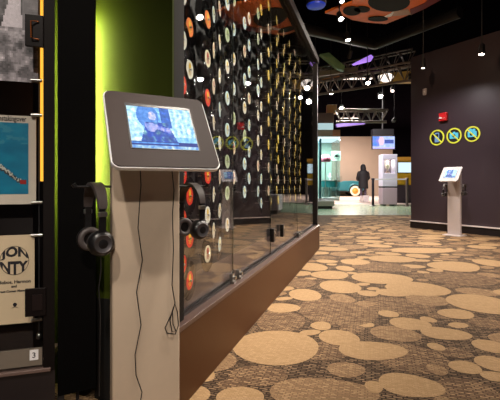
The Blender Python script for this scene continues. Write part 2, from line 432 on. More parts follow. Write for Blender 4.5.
MB().prism([(-.021, .045), (-.105, .22), (-.117, .22), (-.033, .045)], zl-.012, 2.6).build('side_panel', darkwood, cb)
MB().box((-.55, .2, zl), (-.11, .22, 2.6)).build('back_panel', mat('cabinet_back', (44, 32, 31), .55), cb)
x0 = cab(40, 0, .05).x
MB().box((x0, .055, .86), (xp-.001, .07, 2.2)).build('light_strip', emis('amber_strip', (255, 176, 60), 1.5), cb)
gd = MB().box((-.55, 0, zl+.002), (xp-.003, .006, 2.5)).build('glass_door', glass('cabinet_glass', (.96, .97, .97), 1.35), cb)
zr0, zr1 = cab(20, 367, 0).z, cab(20, 350, 0).z
MB().box((-.55, -.002, zr0), (xp-.004, .008, zr1)).build('bottom_rail', mat('frosted_rail', (122, 112, 102), .3, .2), gd)
for (ya, yb, ring) in ((16, 46, True), (287.5, 317, False)):
    a, b = cab(25, yb, -.01), cab(43.5 if ring else 46, ya, -.01)
    pl = MB().box((a.x, -.014, a.z), (b.x, -.003, b.z)).build('hinge_plate', mat('hinge_black', (18, 12, 12), .4, 0, spec=.2), gd, bevel=.002)
    cxm, czm = (a.x+b.x)/2+.004, (a.z+b.z)/2; hw, hh = (b.x-a.x)*.2, (b.z-a.z)*.28
    if ring:
        MB().tube([(cxm+hw, -.016, czm-hh), (cxm+hw*.2, -.02, czm-hh), (cxm-hw, -.024, czm-hh*.9), (cxm-hw, -.026, czm+hh*.9), (cxm+hw*.2, -.02, czm+hh), (cxm+hw, -.016, czm+hh)], .0022, 8).build('ring_pull', mat('copper_pull', (150, 84, 40), .3, .6), pl, smooth=50)
    else:
        MB().box((cxm-hw, -.017, czm-hh), (cxm+hw*1.4, -.014, czm+hh)).build('cover_plate', mat('cover_plate', (36, 27, 27), .3, .3), pl)
# things hung inside: cable with its clips, three sheets
BC = .06
ca_ = cab(39, 0, BC)
cw = K0+cx_*ca_.x+cy_*BC
zend = cab(39, 336, BC).z
cable = empty('steel_cable', (cw.x, cw.y, zend), CB, 'thin vertical steel cable with a ball end and clips holding posters', 'cable')
MB().tube([(0, 0, 0), (0, 0, 2.4-zend)], .0018, 8).build('wire', steel, cable)
MB().lathe([(.002, -.012), (.008, -.008), (.0095, 0), (.008, .008), (.003, .013)], 14).build('ball_end', chrome, cable, smooth=60)
for py in (81, 115.5, 202.5, 235, 319):
    z = cab(38, py, BC).z-zend
    MB().tube([(-.024, -.006, z), (.012, -.006, z)], .0062, 14).build('clip', chrome, cable, smooth=40)
def sheet(name, px1, pyT, pyB, w, b, m, label, cat):
    a, c = cab(px1, pyT, b), cab(px1, pyB, b)
    root = empty(name, K0+cx_*(a.x-w/2)+cy_*b+Vector((0, 0, (a.z+c.z)/2)), CB, label, cat)
    MB().box((-w/2, 0, -(a.z-c.z)/2), (w/2, .003, (a.z-c.z)/2)).build('sheet', m, root)
    return root, w, a.z-c.z
MX = Matrix.Rotation(PI/2, 4, 'X')
cream = mat('cream_paper', (222, 196, 164), .8, var=.04)
ivory = mat('ivory_board', (214, 200, 186), .7, var=.04)
# black and white photo print
r1, w1, h1 = sheet('photo_print', 38, -45, 83, .30, BC, mat('photo_backing', (60, 52, 52), .6), 'black and white photo print of blurred faces at the top of the cabinet', 'photo')
def bw(s, t):
    X, Y_ = (s-.56)/.44*38, 83-t/.65*83                  # print drawn in its own small grid: x 0-38, y down 0-83
    n = fbm(X*.13, Y_*.13, 3); n2 = fbm(X*.35, Y_*.35, 9)
    g = 140+85*n+26*n2
    if Y_ < 30: g = 84+50*n
    if Y_ < 32 and X > 24: g = 116+20*n
    if Y_ < 29 and 12-.26*Y_ < X < 22+.05*Y_: g = 206+14*n2-1.2*abs(X-16)
    for hx, hy, rx_, ry_, v in ((6, 47, 8, 13, 96), (17, 38, 7, 8, 172), (31, 46, 6, 14, 62), (20, 60, 8, 9, 158), (9, 70, 8, 9, 84), (27, 74, 9, 8, 100), (14, 77, 4, 5, 178), (22, 47, 3, 6, 60)):
        d = math.hypot((X-hx)/rx_, (Y_-hy)/ry_)
        if d < 1: g = g*(d**2)+(1-d**2)*(v+34*n2)
    g = min(255, g*1.12); return (g*.99, g*.93, g*.97)
vs, fs, cols = picture(w1, h1, 60, 60, bw)
o = MB().add(vs, fs, Matrix.Translation((0, -.0006, 0)) @ MX).build('print', paint('photo_ink', 0), r1, colors=cols)
# blue card
r2, w2, h2 = sheet('album_card', 36, 116.5, 204, .27, BC, ivory, 'ivory-bordered card with a blue picture, between the photo and the cream poster', 'card')
def blu(s, t):
    k = .5+.5*fbm(s*3, t*7, 2)
    c = (20+30*k*max(0, t-.4), 104+30*k, 142+26*k)
    if t > .7 and fbm(s*5, t*12, 8) > .12: c = (58, 136, 164)
    X, Y_ = (s-.585)/.415*28.5, 194-71*t
    cy = 165+.72*X+.006*X*X if X < 18 else 180+(X-18)*.3
    if X < 24 and abs(Y_-cy) < 3.2-.06*X: c = (196, 194, 186) if fbm(X*.6, Y_*.9) > -.15 and Y_ < cy+1 else (60, 58, 60)
    if 21 < X < 26.5 and abs(Y_-181.5) < 2: c = (150, 34, 30)
    return c
ctop = cab(36, 123.5, BC).z; cbot = cab(36, 194, BC).z; ctr = (cab(36, 116.5, BC).z+cab(36, 204, BC).z)/2
vs, fs, cols = picture(.235, ctop-cbot, 70, 50, blu)
rgt = cab(28.5, 150, BC).x-(cab(36, 150, BC).x-w2/2)
MB().add(vs, fs, Matrix.Translation((rgt-.1175, -.0006, (ctop+cbot)/2-ctr)) @ MX).build('picture', paint('card_ink', 0), r2, colors=cols)
vs, fs = text_mesh('nstakingover', .027, 0, .0006)
xm = max(v[0] for v in vs); zt = cab(20, 121.3, BC).z-ctr; rx = cab(26.5, 150, BC).x-(cab(36, 150, BC).x-w2/2)
x0_ = min(v[0] for v in vs); kx = (cab(26.5, 150, BC).x-cab(-1, 150, BC).x)/(xm-x0_)
vs = [((v[0]-xm)*kx+xm, v[1]*.95, v[2]) for v in vs]
MB().add(vs, fs, Matrix.Translation((rx-xm, -.0008, zt)) @ MX).build('lettering', mat('grey_ink', (52, 48, 50), .7), r2)
# cream poster
r3, w3, h3 = sheet('poster', 34.5, 234.5, 322, .26, BC, cream, 'cream paper poster with round black letter emblem, lowest in the cabinet', 'poster')
pc = (cab(34.5, 234.5, BC).z+cab(34.5, 322, BC).z)/2; pxr = cab(34.5, 250, BC).x-w3/2
def pp(px, py): q = cab(px, py, BC); return q.x-pxr, q.z-pc
ink = mat('black_ink', (34, 27, 36), .7)
lx, lz = pp(14.5, 260.5); rad = (pp(29.5, 260)[0]-pp(.5, 260)[0])/2; radz = (pp(14, 246.5)[1]-pp(14, 275)[1])/2
k = MB()
for word, up in (('JON', 1), ('NTY', -1)):
    vs, fs = text_mesh(word, 1, 0, .045)
    xa, xb = min(v[0] for v in vs), max(v[0] for v in vs); ya, yb = min(v[1] for v in vs), max(v[1] for v in vs)
    out = []
    for v in vs:
        s = -1+2*(v[0]-xa)/(xb-xa); t = (v[1]-ya)/(yb-ya)
        s *= .97; hgt = math.sqrt(max(0.02, 1-s*s))
        y = .05+t*(hgt-.05) if up > 0 else -.05-(1-t)*(hgt-.05)
        out.append((lx+s*rad, lz+y*radz, 0))
    k.add(out, fs, Matrix.Translation((0, -.0006, 0)) @ MX)
ring = []
for i in range(48):
    a = 2*PI*i/48; ring.append((lx+rad*math.cos(a), -.0007, lz+radz*math.sin(a)))
k.tube(ring, .0011, 4, True)
k.build('emblem', ink, r3)
k = MB()
for s_, px, py, sz in (('Hobos, Harmon', 14.5, 283.3, .0158), ('and', 14, 287.4, .012), ('Street Corner Memories', 14, 292, .0104)):
    vs, fs = text_mesh(s_, sz, 0, .0006); xa, xb = min(v[0] for v in vs), max(v[0] for v in vs)
    x, z = pp(px, py); k.add([(v[0]-(xa+xb)/2+x, v[1]+z, 0) for v in vs], fs, Matrix.Translation((0, -.0006, 0)) @ MX)
x, z = pp(15, 304.5)
k.prism(ellipse(.0065, .0065, 16, 0, x, z), .0005, .0009, MX)
k.prism([(x-.013, z-.014), (x, z-.006), (x+.013, z-.014), (x, z-.009)], .0005, .0009, MX)
k.build('lettering', ink, r3)
# number tag on the glass rail
pt = cabw(34, 355, -.004)
tg = empty('number_tag', pt, CB, 'small white tag with a dark 3 on the cabinet glass rail', 'tag')
MB().box((-.0135, 0, -.0175), (.0135, .0016, .0175)).build('card', white, tg)
vs, fs = text_mesh('3', .026, 0, .0004); xm = sum(v[0] for v in vs)/len(vs)
MB().add([(v[0]-xm, v[1]-.009, 0) for v in vs], fs, Matrix.Translation((0, -.0006, 0)) @ MX).build('numeral', ink, tg)

# ------------------------------------------------------------------ kiosks
S = .96*1.235/1.3
TW, THh, TILT, TY = .335*S, .307*S, .965, .494
def screen_col(s, t):
    n1 = fbm(s*6, t*5, 4); n2 = fbm(s*16, t*12, 7)
    c = [150, 204, 250]
    if s > .62 and t > .28:                                    # pale curtain folds
        f_ = .5+.5*math.sin(s*70+2*n1); c = [176+60*f_, 216+36*f_, 252]
    if s < .2: c = [206+30*n1, 234+20*n1, 254]
    if math.hypot((s-.30)/.17, (t-.78)/.3) < 1: c = [84, 140, 214]
    if .5 < s < .66 and t > .5: c = [44, 100, 184+20*n2]
    bx = s-.42; 
    if t < .62 and abs(bx) < .16+.26*(.62-t) and t > .12: c = [40+70*max(0, n2), 80+90*max(0, n2), 170+50*n1]
    if math.hypot((s-.37)/.06, (t-.78)/.11) < 1: c = [196+30*n2, 190+20*n2, 226]       # head
    if abs((t-.52)-(s-.36)*-.35) < .05+.05*n1 and .24 < s < .62: c = [150+60*n2, 150+50*n2, 220]     # arms and instrument
    if math.hypot((s-.33)/.08, (t-.5)/.11) < 1: c = [176, 170, 226]
    if t < .16: c = [24, 52, 130]
    if t < .08: c = [150+60*n2, 186+50*n2, 226]
    if .115 < t < .15 and s < .7: c = [90, 150, 220]
    q = .5+.5*n2
    n3 = fbm(s*30, t*22, 5); k = .97+.22*n2+.08*n3; return [c[0]*k*(.9+.2*n2), c[1]*k, c[2]*(.5+.5*k)+8]
def headphones(label, cord=False):
    """hung by the band over a bar along local x; cups face each other along local y"""
    r = empty('headphones', (0, 0, 0), 0, label, 'headphones')
    hb, top = .072, 0.0
    arc = [(.072*math.sin(a), -.072+.072*math.cos(a)+.0) for a in [(-1+2*i/24)*1.50 for i in range(25)]]
    def strip(pts, w, t):
        k = MB(); vs = []
        n = len(pts)
        for i, (y, z) in enumerate(pts):
            a = pts[max(0, i-1)]; b = pts[min(n-1, i+1)]
            d = Vector((0, b[0]-a[0], b[1]-a[1])).normalized(); nn = Vector((0, -d.z, d.y))
            p = Vector((0, y, z)); ww = w(i/(n-1)) if callable(w) else w
            vs += [p+Vector((-ww/2, 0, 0)), p+Vector((ww/2, 0, 0)), p+Vector((ww/2, 0, 0))*.9+nn*t, p+Vector((-ww/2, 0, 0))*.9+nn*t]
        fs = []
        for i in range(n-1):
            for j in range(4): fs.append((i*4+j, i*4+(j+1) % 4, (i+1)*4+(j+1) % 4, (i+1)*4+j))
        fs += [(3, 2, 1, 0), tuple((n-1)*4+j for j in range(4))]
        return k.add(vs, fs)
    strip(arc, lambda s: .036-.012*abs(2*s-1)**2, .0085).build('headband', mat('band_pad', (58, 48, 46), .55), r, smooth=40)
    for sg in (-1, 1):
        # arm from band end to cup
        strip([(sg*.071, -.066), (sg*.0735, -.09), (sg*.0725, -.135)], .02, -.005*sg).build('arm', blackplastic, r)
        MB().box((-.0115, sg*.0745-.006, -.088), (.0115, sg*.0745+.006, -.074)).build('slider', chrome, r, bevel=.002)
        Mc = Matrix.Translation((0, sg*.060, -.163)) @ Matrix.Rotation(-PI/2*sg, 4, 'X')
        cup = MB().lathe([(.001, .021), (.018, .020), (.031, .014), (.036, .006), (.037, -.004), (.034, -.008), (.001, -.008)], 28, Mc).build('ear_cup', blackplastic, r, smooth=40)
        tor = [(.027+.009*math.cos(a), -.012+.007*math.sin(a)) for a in (2*PI*i/12 for i in range(12))]
        MB().lathe(tor, 28, Mc, closed=True).build('ear_cushion', mat('cushion', (66, 58, 58), .5), cup, smooth=60)
        MB().lathe([(.022, .0203), (.024, .0215), (.026, .0185)], 24, Mc).build('cup_ring', steel, cup, smooth=40)
    if cord: MB().tube([(0, -.055, -.20), (.002, -.052, -.24), (-.004, -.05, -.29), (.001, -.048, -.36), (0, -.046, -.47), (.0, -.04, -.60)], .0016, 6).build('cord', black, r, smooth=60)
    return r
def make_kiosk(label):
    r = empty('listening_kiosk', (0, 0, 0), 0, label, 'kiosk')
    # local: y = back, front face at y = 0 ; column 0.218 wide
    prof = [(-.109, .0), (-.106, -.004), (.106, -.004), (.109, .0), (.109, .036), (-.109, .036)]
    MB().prism(prof, .012, 1.03).build('column', column_m, r, smooth=20)
    MB().prism([(x, y+.015) for x, y in rrect(.30, .24, .02)], 0, .012).build('base_plate', column_m, r, smooth=30)
    for sg in (-1, 1):
        hk = MB().tube([(sg*.10, .016, HOOKZ), (sg*.215, .016, HOOKZ)], .004, 10).tube([(sg*.213, .016, HOOKZ-.001), (sg*.219, .016, HOOKZ+.008)], .007, 10)
        hk.build('hook', blackplastic, r, smooth=40)
    # tablet: local frame of the tilted case
    tc = Vector(TOFF); Mt = Matrix.Translation(tc) @ Matrix.Rotation(TILT, 4, 'X')
    body = MB().prism(rrect(TW, THh, .02), -.012, .0, Mt).build('tablet_case', taupe, r, smooth=30)
    MB().prism(rrect(TW+.007, THh+.007, .023), -.016, -.004, Mt).build('edge_trim', silver, body, smooth=30)
    MB().box((-.06, -.05, -.05), (.06, .06, -.014), Mt).build('bracket', mat('bracket', (60, 54, 54), .5), r)
    sw, sh = TW*.635, THh*.575; sc = Mt @ Matrix.Translation((.001, .003, .0012))
    fr = MB()
    ow, oh = sw/2+.004, sh/2+.006
    for lo, hi in (((-ow, sh/2, -.001), (ow, oh+.004, .0008)), ((-ow, -oh+.004, -.001), (ow, -sh/2, .0008)), ((-ow, -sh/2, -.001), (-sw/2, sh/2, .0008)), ((sw/2, -sh/2, -.001), (ow, sh/2, .0008))):
        fr.box(lo, hi, sc)
    fr.build('bezel', mat('bezel', (14, 16, 30), .3), body)
    vs, fs, cols = picture(sw, sh, 84, 56, screen_col)
    MB().add(vs, fs, sc).build('screen', paint('kiosk_screen', 1.08, .5), body, colors=cols)
    return r
# near kiosk: column centre on the ray of column px 145.5
KY = 1.30; KP = Vector(((147-CX)/FPX*KY, KY, 0)); HOOKZ = .842
tcen = Vector((-.285*S/.95*.95/1, 1.3*S, 0)); tcen = Vector((-.285*S, 1.3*S, EYE+(1.029-EYE)*S))
uu = Vector((math.cos(TY), math.sin(TY), 0)); bbk = Vector((-math.sin(TY), math.cos(TY), 0))
dl = tcen-KP; TOFF = (dl.dot(uu), dl.dot(bbk), tcen.z)
k1 = make_kiosk('large listening kiosk in the foreground, taupe tablet screen on a beige column')
k1.location = KP; k1.rotation_euler = (0, 0, TY)
TY2 = -.959
k2b = onfloor(454, 235.5)
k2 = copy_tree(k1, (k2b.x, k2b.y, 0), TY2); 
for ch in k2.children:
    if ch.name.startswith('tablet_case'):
        ch.data = ch.data.copy(); ch.data.materials[0] = mat('tablet_taupe_lit', (132, 124, 126), .45, .1, var=.05)  # same taupe case, lightened to stand in for stronger light
    if ch.name.startswith(('column', 'base_plate')):
        ch.data = ch.data.copy(); ch.data.materials[0] = mat('column_paint_lit', (206, 194, 194), .4, .15, var=.05)  # column paint lightened likewise, light put into the colour
k2['label'] = 'small far listening kiosk standing in front of the dark right wall'
hp0 = headphones('small headphones on the right side of the far kiosk by the dark wall'); KEEP = []
hpl = headphones('black headphones hanging on the left hook of the foreground kiosk', True)
def hang(h, kio, rz, sg):
    tw = .15 if sg < 0 else .2
    h.scale = (1.06,)*3 if sg < 0 else (.92,)*3
    h.location = Vector(kio)+Matrix.Rotation(rz, 3, 'Z') @ Vector((sg*.157, .016, HOOKZ+.0045)); h.rotation_euler = (0, 0, rz+tw)
hang(hpl, KP, TY, -1); hang(hp0, (k2b.x, k2b.y, 0), TY2, 1)
for kio, rz, sg, lb in ((KP, TY, 1, 'black headphones hanging on the right hook of the foreground kiosk, before the records'),
                        ((k2b.x, k2b.y, 0), TY2, -1, 'small headphones on the left side of the far kiosk by the dark wall')):
    h = copy_tree(hp0); KEEP.append(h); hang(h, kio, rz, sg); h['label'] = lb
for h in [o for o in C.objects if o.name.startswith('headphones')]: h['group'] = 'headphones on the kiosks'
k1['group'] = k2['group'] = 'listening kiosks'
# cables on the near column
def oncol(px, py, off=.009):
    u = (px-CX)/FPX; nrm = -bbk; P0 = KP+nrm*(.004+off)
    s = (u*P0.y-P0.x)/(uu.x-u*uu.y); Yq = P0.y+uu.y*s
    return at(px, py, Yq)
c1 = [(140, 166), (141, 185), (139.5, 205), (138, 228), (142.5, 260), (136.5, 292), (141, 325), (135, 355), (136, 375), (142, 392), (139, 410), (140, 440)]
tag(MB().tube([oncol(*p) for p in c1], .0017, 8).build('audio_cable', black, None, smooth=60), 'thin black cable zigzagging down the middle of the foreground kiosk column', 'cable', 'cables on the kiosk column')
c2 = [(171.5, 166), (174, 190), (172.5, 215), (173.5, 250), (172, 285), (175, 303), (171, 315), (165, 328), (167, 333), (175.5, 334), (178.5, 325), (177.5, 312), (175, 304), (172.5, 312), (173, 324), (176, 331), (172, 331.5), (170, 320), (174, 306)]
tag(MB().tube([oncol(p[0], p[1], .009+.0004*i) for i, p in enumerate(c2)], .0017, 8).build('audio_cable', black, None, smooth=60), 'thin black cable ending in a knotted loop at the column right edge', 'cable', 'cables on the kiosk column')

# ------------------------------------------------------------------ right wall: signs, alarm, sensor
lime = mat('lime_ring', (216, 228, 70), .5); cyan = mat('cyan_print', (84, 200, 236), .5); signblack = mat('sign_black', (16, 16, 20), .5)
def sign(px, py, shape, label):
    p = onwall(px, py, .003); r = empty('prohibition_sign', p, WA, label, 'sign', 'round prohibition signs on the dark wall')
    R = 7.3*p.y/FPX/.93
    MB().prism(ellipse(R*.97, R*.97, 32), -.002, .002, MX).build('disc', signblack, r)
    outer = ellipse(R, R, 40); inner = ellipse(R*.82, R*.82, 40)
    k = MB(); vs = [(x, y, .004) for x, y in outer]+[(x, y, .004) for x, y in inner]+[(x, y, -.002) for x, y in outer]+[(x, y, -.002) for x, y in inner]
    k.add(vs, [(i, (i+1) % 40, 40+(i+1) % 40, 40+i) for i in range(40)]+[(i, 80+i, 80+(i+1) % 40, (i+1) % 40) for i in range(40)], MX)
    k.build('ring', lime, r)
    s = Matrix.Rotation(-PI/4, 4, 'Y')
    MB().box((-R*.9, -.006, -R*.075), (R*.9, -.004, R*.075), Matrix.Rotation(PI/4, 4, 'Y')).build('slash', lime, r)
    k = MB()
    if shape == 'phone':
        k.prism([(x*1, y) for x, y in rrect(R*.62, R*1.2, R*.08)], .002, .004, MX)
        k.build('pictogram', mat('phone_print', (110, 160, 214), .5), r); k = MB().box((-R*.2, -.0046, R*.08), (R*.2, -.004, R*.45)); k.build('pictogram_detail', signblack, r)
    else:
        k.prism(rrect(R*1.15, R*.72, R*.1), .002, .004, MX)
        if shape == 'camera': k.prism([(-R*.2, R*.36), (R*.2, R*.36), (R*.14, R*.5), (-R*.14, R*.5)], .002, .004, MX)
        else:
            k.prism(ellipse(R*.24, R*.24, 16, 0, -R*.24, R*.5), .002, .004, MX); k.prism(ellipse(R*.2, R*.2, 16, 0, R*.2, R*.48), .002, .004, MX)
        k.build('pictogram', cyan, r)
        MB().prism(ellipse(R*.2, R*.2, 18, 0, -R*.1 if shape == 'film' else 0, -R*.02), .004, .0047, MX).build('pictogram_detail', signblack, r)
sign(437, 137.6, 'phone', 'round no-phone sign, yellow-green ring on the dark wall, nearest the corner')
sign(454, 135.7, 'camera', 'round no-camera sign, yellow-green ring, middle of the three on the wall')
sign(472.3, 134, 'film', 'round no-filming sign, yellow-green ring, above and right of the far kiosk')
p = onwall(444.3, 117, 0)
fa = empty('fire_alarm', p, WA, 'red fire alarm strobe box on the dark wall above the round signs', 'alarm')
MB().box((-.075, -.06, -.075), (.075, 0, .075)).build('housing', mat('alarm_red', (196, 30, 34), .4), fa, bevel=.012)
MB().box((-.06, -.072, -.035), (-.01, -.058, -.005)).box((.0, -.065, -.03), (.05, -.058, -.022)).build('strobe', white, fa, bevel=.004)
p = onwall(425.5, 92, 0)
ws = empty('wall_sensor', p, WA, 'small white sensor box high on the dark wall near its left end', 'sensor')
MB().box((-.035, -.04, -.06), (.035, 0, .06)).build('housing', mat('sensor_grey', (190, 180, 190), .5), ws, bevel=.008)
MB().lathe([(.02, .04), (.018, .046), (.003, .05)], 14, MX).build('lens', white, ws)

# ------------------------------------------------------------------ spotlights
def spot(px, py, Z, aim, power, col=(1, .83, .62), size=70, label='', lens=(255, 238, 220), k=30, r=.05, blend=.8):
    Y = (Z-EYE)*FPX/(HY-py) if py is not None else None
    p = at(px, py, Y) if py is not None else Vector(px)
    return spot_at(p, aim, power, col, size, label, lens, k, r, blend)
def spot_at(p, aim, power, col=(1, .83, .62), size=70, label='', lens=(255, 238, 220), k=30, r=.05, blend=.8):
    root = empty('spotlight', p, 0, label, 'spotlight', 'ceiling spotlights')
    d = (Vector(aim)-p).normalized(); q = d.to_track_quat('-Z', 'Y').to_matrix().to_4x4()
    MB().lathe([(r*.6, .16), (r*.95, .14), (r*1.1, .02), (r*1.1, -.01), (r*.98, -.01), (r*.95, .0)], 20, q).build('housing', black, root, smooth=40)
    MB().lathe([(r*.94, .001), (r*.5, -.004), (r*.02, -.006)], 20, q).build('lens', emis('lens_%d_%d_%d' % (lens[0], lens[2], int(k)), lens, k), root)
    top = q @ Vector((0, 0, .1))
    MB().tube([top, (top.x, top.y, 4.9-p.z)], .008, 8).build('stem', black, root)
    if power:
        l = bpy.data.lights.new('lamp', 'SPOT'); l.energy = power; l.color = col; l.spot_size = math.radians(size); l.spot_blend = blend; l.shadow_soft_size = r
        lo = bpy.data.objects.new('lamp', l); C.objects.link(lo); lo.parent = root
        lo.matrix_local = q @ Matrix.Translation((0, 0, -.015))
    return root
W = (1, .9, .77)
spot(341, 19, 3.45, (2.0, 4.2, 0), 260, W, 80, 'brightest spotlight, below the orange ceiling shape', k=90, r=.042)
spot(348, 40, 3.5, (2.4, 6.4, 0), 320, W, 85, 'spotlight with oval lens hanging just below the brightest one', k=16, r=.055)
spot(342, 1, 3.6, (2.4, 4.2, 0), 240, W, 75, 'spotlight at the top edge of the picture above the case', k=60, r=.04)
spot(331, 93, 3.2, (1.6, 7.2, 0), 330, W, 90, 'spotlight on the long truss, above the tan box', k=60, r=.05)
spot(341.5, 108, 3.2, (2.2, 9.0, 0), 330, W, 90, 'spotlight just right of the small tan box', k=70, r=.06)
spot(368, 83, 2.9, (2.2, 5.6, 0), 260, W, 90, 'spotlight at the middle of the long truss', k=60, r=.045)
spot(380.5, 96.5, 3.0, (2.8, 6.5, 0), 200, W, 90, 'bright spotlight under the long truss, right of its middle', k=90, r=.055)
spot(392.5, 91, 3.2, (3, 7.5, 0), 80, W, 90, 'dim white-lensed spotlight under the glowing oval lamp', k=10, r=.04)
spot(349, 57.5, 3.4, (1.6, 12, 0), 80, W, 80, 'small spotlight at the end of the green beam', k=10, r=.04)
spot(411, 80, 3.2, (4.6, 12, .0), 30, (.3, .5, 1), 80, 'blue-lensed spotlight beside the left end of the dark wall', (60, 150, 255), 8, .06)
spot(393.5, 121, 3.0, (5.2, 18, 1.5), 30, (.4, .7, 1), 80, 'small blue-white spotlight above the hanging television', (120, 190, 255), 5, .06)
spot(423, 68, 2.75, (2.75, 6.6, 0), 100, (1, .88, .9), 165, 'spotlight in front of the dark wall near its left end', k=40, r=.035)
spot(481.5, 54, 2.75, (3.0, 5.5, 0), 60, (1, .88, .86), 160, 'spotlight in front of the dark wall, right of the other', k=50, r=.04)
# unseen spotlights added to light the carpet, records, kiosks and cabinet
for x, y, ax, ay, az, pw, sz in ((1.9, 2.2, .8, 2.4, 0, 220, 105), (1.4, .2, .6, 1.6, 0, 120, 90), (2.7, 4.2, 1.7, 4.6, 0, 230, 105),
                                 (3.1, 2.6, 2.3, 3.5, 0, 190, 105), (2.7, 3.2, .1, 2.9, 1.2, 900, 50), (3.0, 5.4, .7, 4.4, 1.3, 1000, 50),
                                 (.75, 1.1, -.2, 1.75, 1.2, 150, 50), (.5, -1.9, -.36, 1.3, .3, 200, 28), (-.45, -.9, -.84, 1.33, 1.0, 300, 28),
                                 (1.9, 4.4, 3.33, 6.5, .6, 330, 30)):
    spot_at(Vector((x, y, 3.6 if y > -1.5 else 2.3)), (ax, ay, az), pw, W, sz, 'unseen spotlight added to light the carpet, records, kiosks and cabinet', k=30, r=.06)

# ------------------------------------------------------------------ hanging orange ceiling shape and blue lamp
ZC = 3.7
def onplane(px, py, Z): return at(px, py, (Z-EYE)*FPX/(HY-py))
def ceil_poly(pts, Z): return [(onplane(x, y, Z).x, onplane(x, y, Z).y) for x, y in pts]
cl = empty('ceiling_panel', (onplane(380, 12, ZC).x, onplane(380, 12, ZC).y, ZC), 0, 'orange hanging ceiling panel with black ovals and a dark red tail', 'ceiling panel')
def cpart(name, pts, z0, z1, m):
    P = ceil_poly(pts, ZC); L = cl.location
    return MB().prism([(x-L.x, y-L.y) for x, y in P], z0, z1).build(name, m, cl)
orange = mat('orange_panel', (226, 110, 44), .5, var=.35, scale=4)
cpart('sheet', [(325, 13.5), (338, 8), (352, 3), (356, -14), (420, -22), (450, -20), (443, -2), (425, 8), (410, 14.5), (386, 24), (366, 22.5), (352, 20), (345, 16.5)], 0, .04, orange)
cpart('tail', [(450, -20), (443, -2), (425, 8), (411, 14.3), (410, 9), (424, 3), (436, -8), (440, -20)], -.012, -.001, mat('dark_red', (110, 34, 40), .5))
cpart('grey_patch', [(393, 11), (408, 8.5), (411, 14), (392, 15.5)], -.012, -.001, mat('patch_grey', (176, 140, 120), .5))
cpart('white_patch', [(394, 11), (384, 16.5), (386, 17.2), (391.5, 15.5)], -.014, -.002, white)
for c, a, b in (((378, 18), 10, 2.4), ((389, 1), 21, 9.5), ((352, 10), 9, 4.5), ((362, 8.5), 8, 3)):
    cpart('black_oval', [(c[0]+a*math.cos(t), c[1]+b*math.sin(t)) for t in (2*PI*i/28 for i in range(28))], -.02, -.006, mat('oval_black', (8, 7, 9), .8))
MB().tube([(-.3, .1, .04), (-.3, .1, 4.9-ZC)], .01, 8).tube([(.6, .1, .04), (.6, .1, 4.9-ZC)], .01, 8).build('hanger', black, cl)
lo = spot_at(onplane(372, -30, 2.9), (cl.location.x-.1, cl.location.y+.1, ZC), 150, (1, .75, .45), 120, 'unseen uplight added to brighten the orange ceiling panel', k=5, r=.05)  # lamp added out of view to brighten the orange panel
pb_ = onplane(316, 5, 3.3)
bl = empty('blue_lamp', pb_, 0, 'dim blue oval lamp on the dark ceiling beyond the case top', 'lamp')
MB().lathe([(.13, 0), (.12, -.02), (.01, -.03)], 28).build('lens', mat('blue_glow', (20, 50, 190), .4, emit=.16, var=.7, scale=9), bl)
MB().lathe([(.135, 0), (.135, .06), (.05, .12), (.015, 1.6)], 28).build('housing', black, bl)
# black ducts under the ceiling
tag(MB().tube([onplane(300, 28, 3.75), onplane(375, 45, 3.75), onplane(460, 12, 3.75)], .1, 16).build('ceiling_duct', mat('duct_black', (16, 14, 17), .4), None, smooth=50), 'dark round duct crossing under the black ceiling', 'duct')

# ------------------------------------------------------------------ trusses
def truss(a, b, h, n, label, w=.035, depth=.25):
    a = Vector(a); b = Vector(b); r = empty('lighting_truss', a, 0, label, 'truss', 'aluminium lighting trusses'); b = b-a; a = Vector((0, 0, 0))
    side = b.normalized().cross(Vector((0, 0, 1)))*(depth/2)
    up = Vector((0, 0, h))
    for s in (1, -1):
        MB().tube([a+side*s+up, b+side*s+up], w/2, 8).build('upper_chord', alu, r, smooth=50)
    MB().tube([a, b], w/2*1.2, 8).build('lower_chord', alu, r, smooth=50)
    for i in range(n):
        p, q = a.lerp(b, i/n), a.lerp(b, (i+.5)/n); e = a.lerp(b, (i+1)/n)
        for s in (1, -1):
            MB().tube([p+up+side*s, q, e+up+side*s], w/3, 6).build('brace', alu, r, smooth=50)
    for s in (0, 1):
        e = a.lerp(b, .04+.92*s)
        MB().tube([e+up, e+Vector((0, 0, 4.9-r.location.z))], .006, 6).build('hanger', black, r)
    return r
def pt(px, py, Z): return onplane(px, py, Z)
truss(pt(336, 122, 2.7), pt(386.5, 122, 2.7), .34, 5, 'short straight truss above the hanging television', .06)
truss(pt(312, 95.5, 3.1), pt(412, 80, 3.1), .36, 8, 'long aluminium truss running from the case corner to the dark wall', .05)
truss(pt(312, 84, 3.9), pt(414, 66, 3.9), .42, 8, 'upper farther truss above the long one, close to the ceiling', .05)
# ceiling features beyond
def slab(name, pts, Y, d, m, label, cat):
    P = [at(x, y, Y) for x, y in pts]; c = sum(P, Vector())/len(P)
    o = MB().prism([(p.x-c.x, p.z-c.z) for p in P], -d, 0, MX).build(name, m)
    o.location = c; return tag(o, label, cat)
slab('screen_banner', [(352.5, 64), (371, 54.5), (373.5, 57), (371, 61), (354, 65)], 9.0, .05, mat('banner_glow', (150, 110, 235), .4, emit=1.3, var=.7, scale=3), 'slanted pink and blue glowing screen under the ceiling', 'screen')
slab('green_beam', [(320, 54), (329, 52.5), (345, 66), (344, 70.5), (337, 68)], 10.2, .15, mat('green_beam', (96, 112, 66), .5, var=.3, scale=5, emit=.12), 'dull green slanted beam under the ceiling by the case corner', 'beam')  # weak emission stands in for light falling on the beam
slab('beam', [(319, 71), (358, 66.5), (358, 71), (319, 76)], 10.6, .15, mat('grey_beam', (120, 108, 92), .5, var=.4, scale=5), 'pale grey level beam meeting the green slanted one', 'beam')
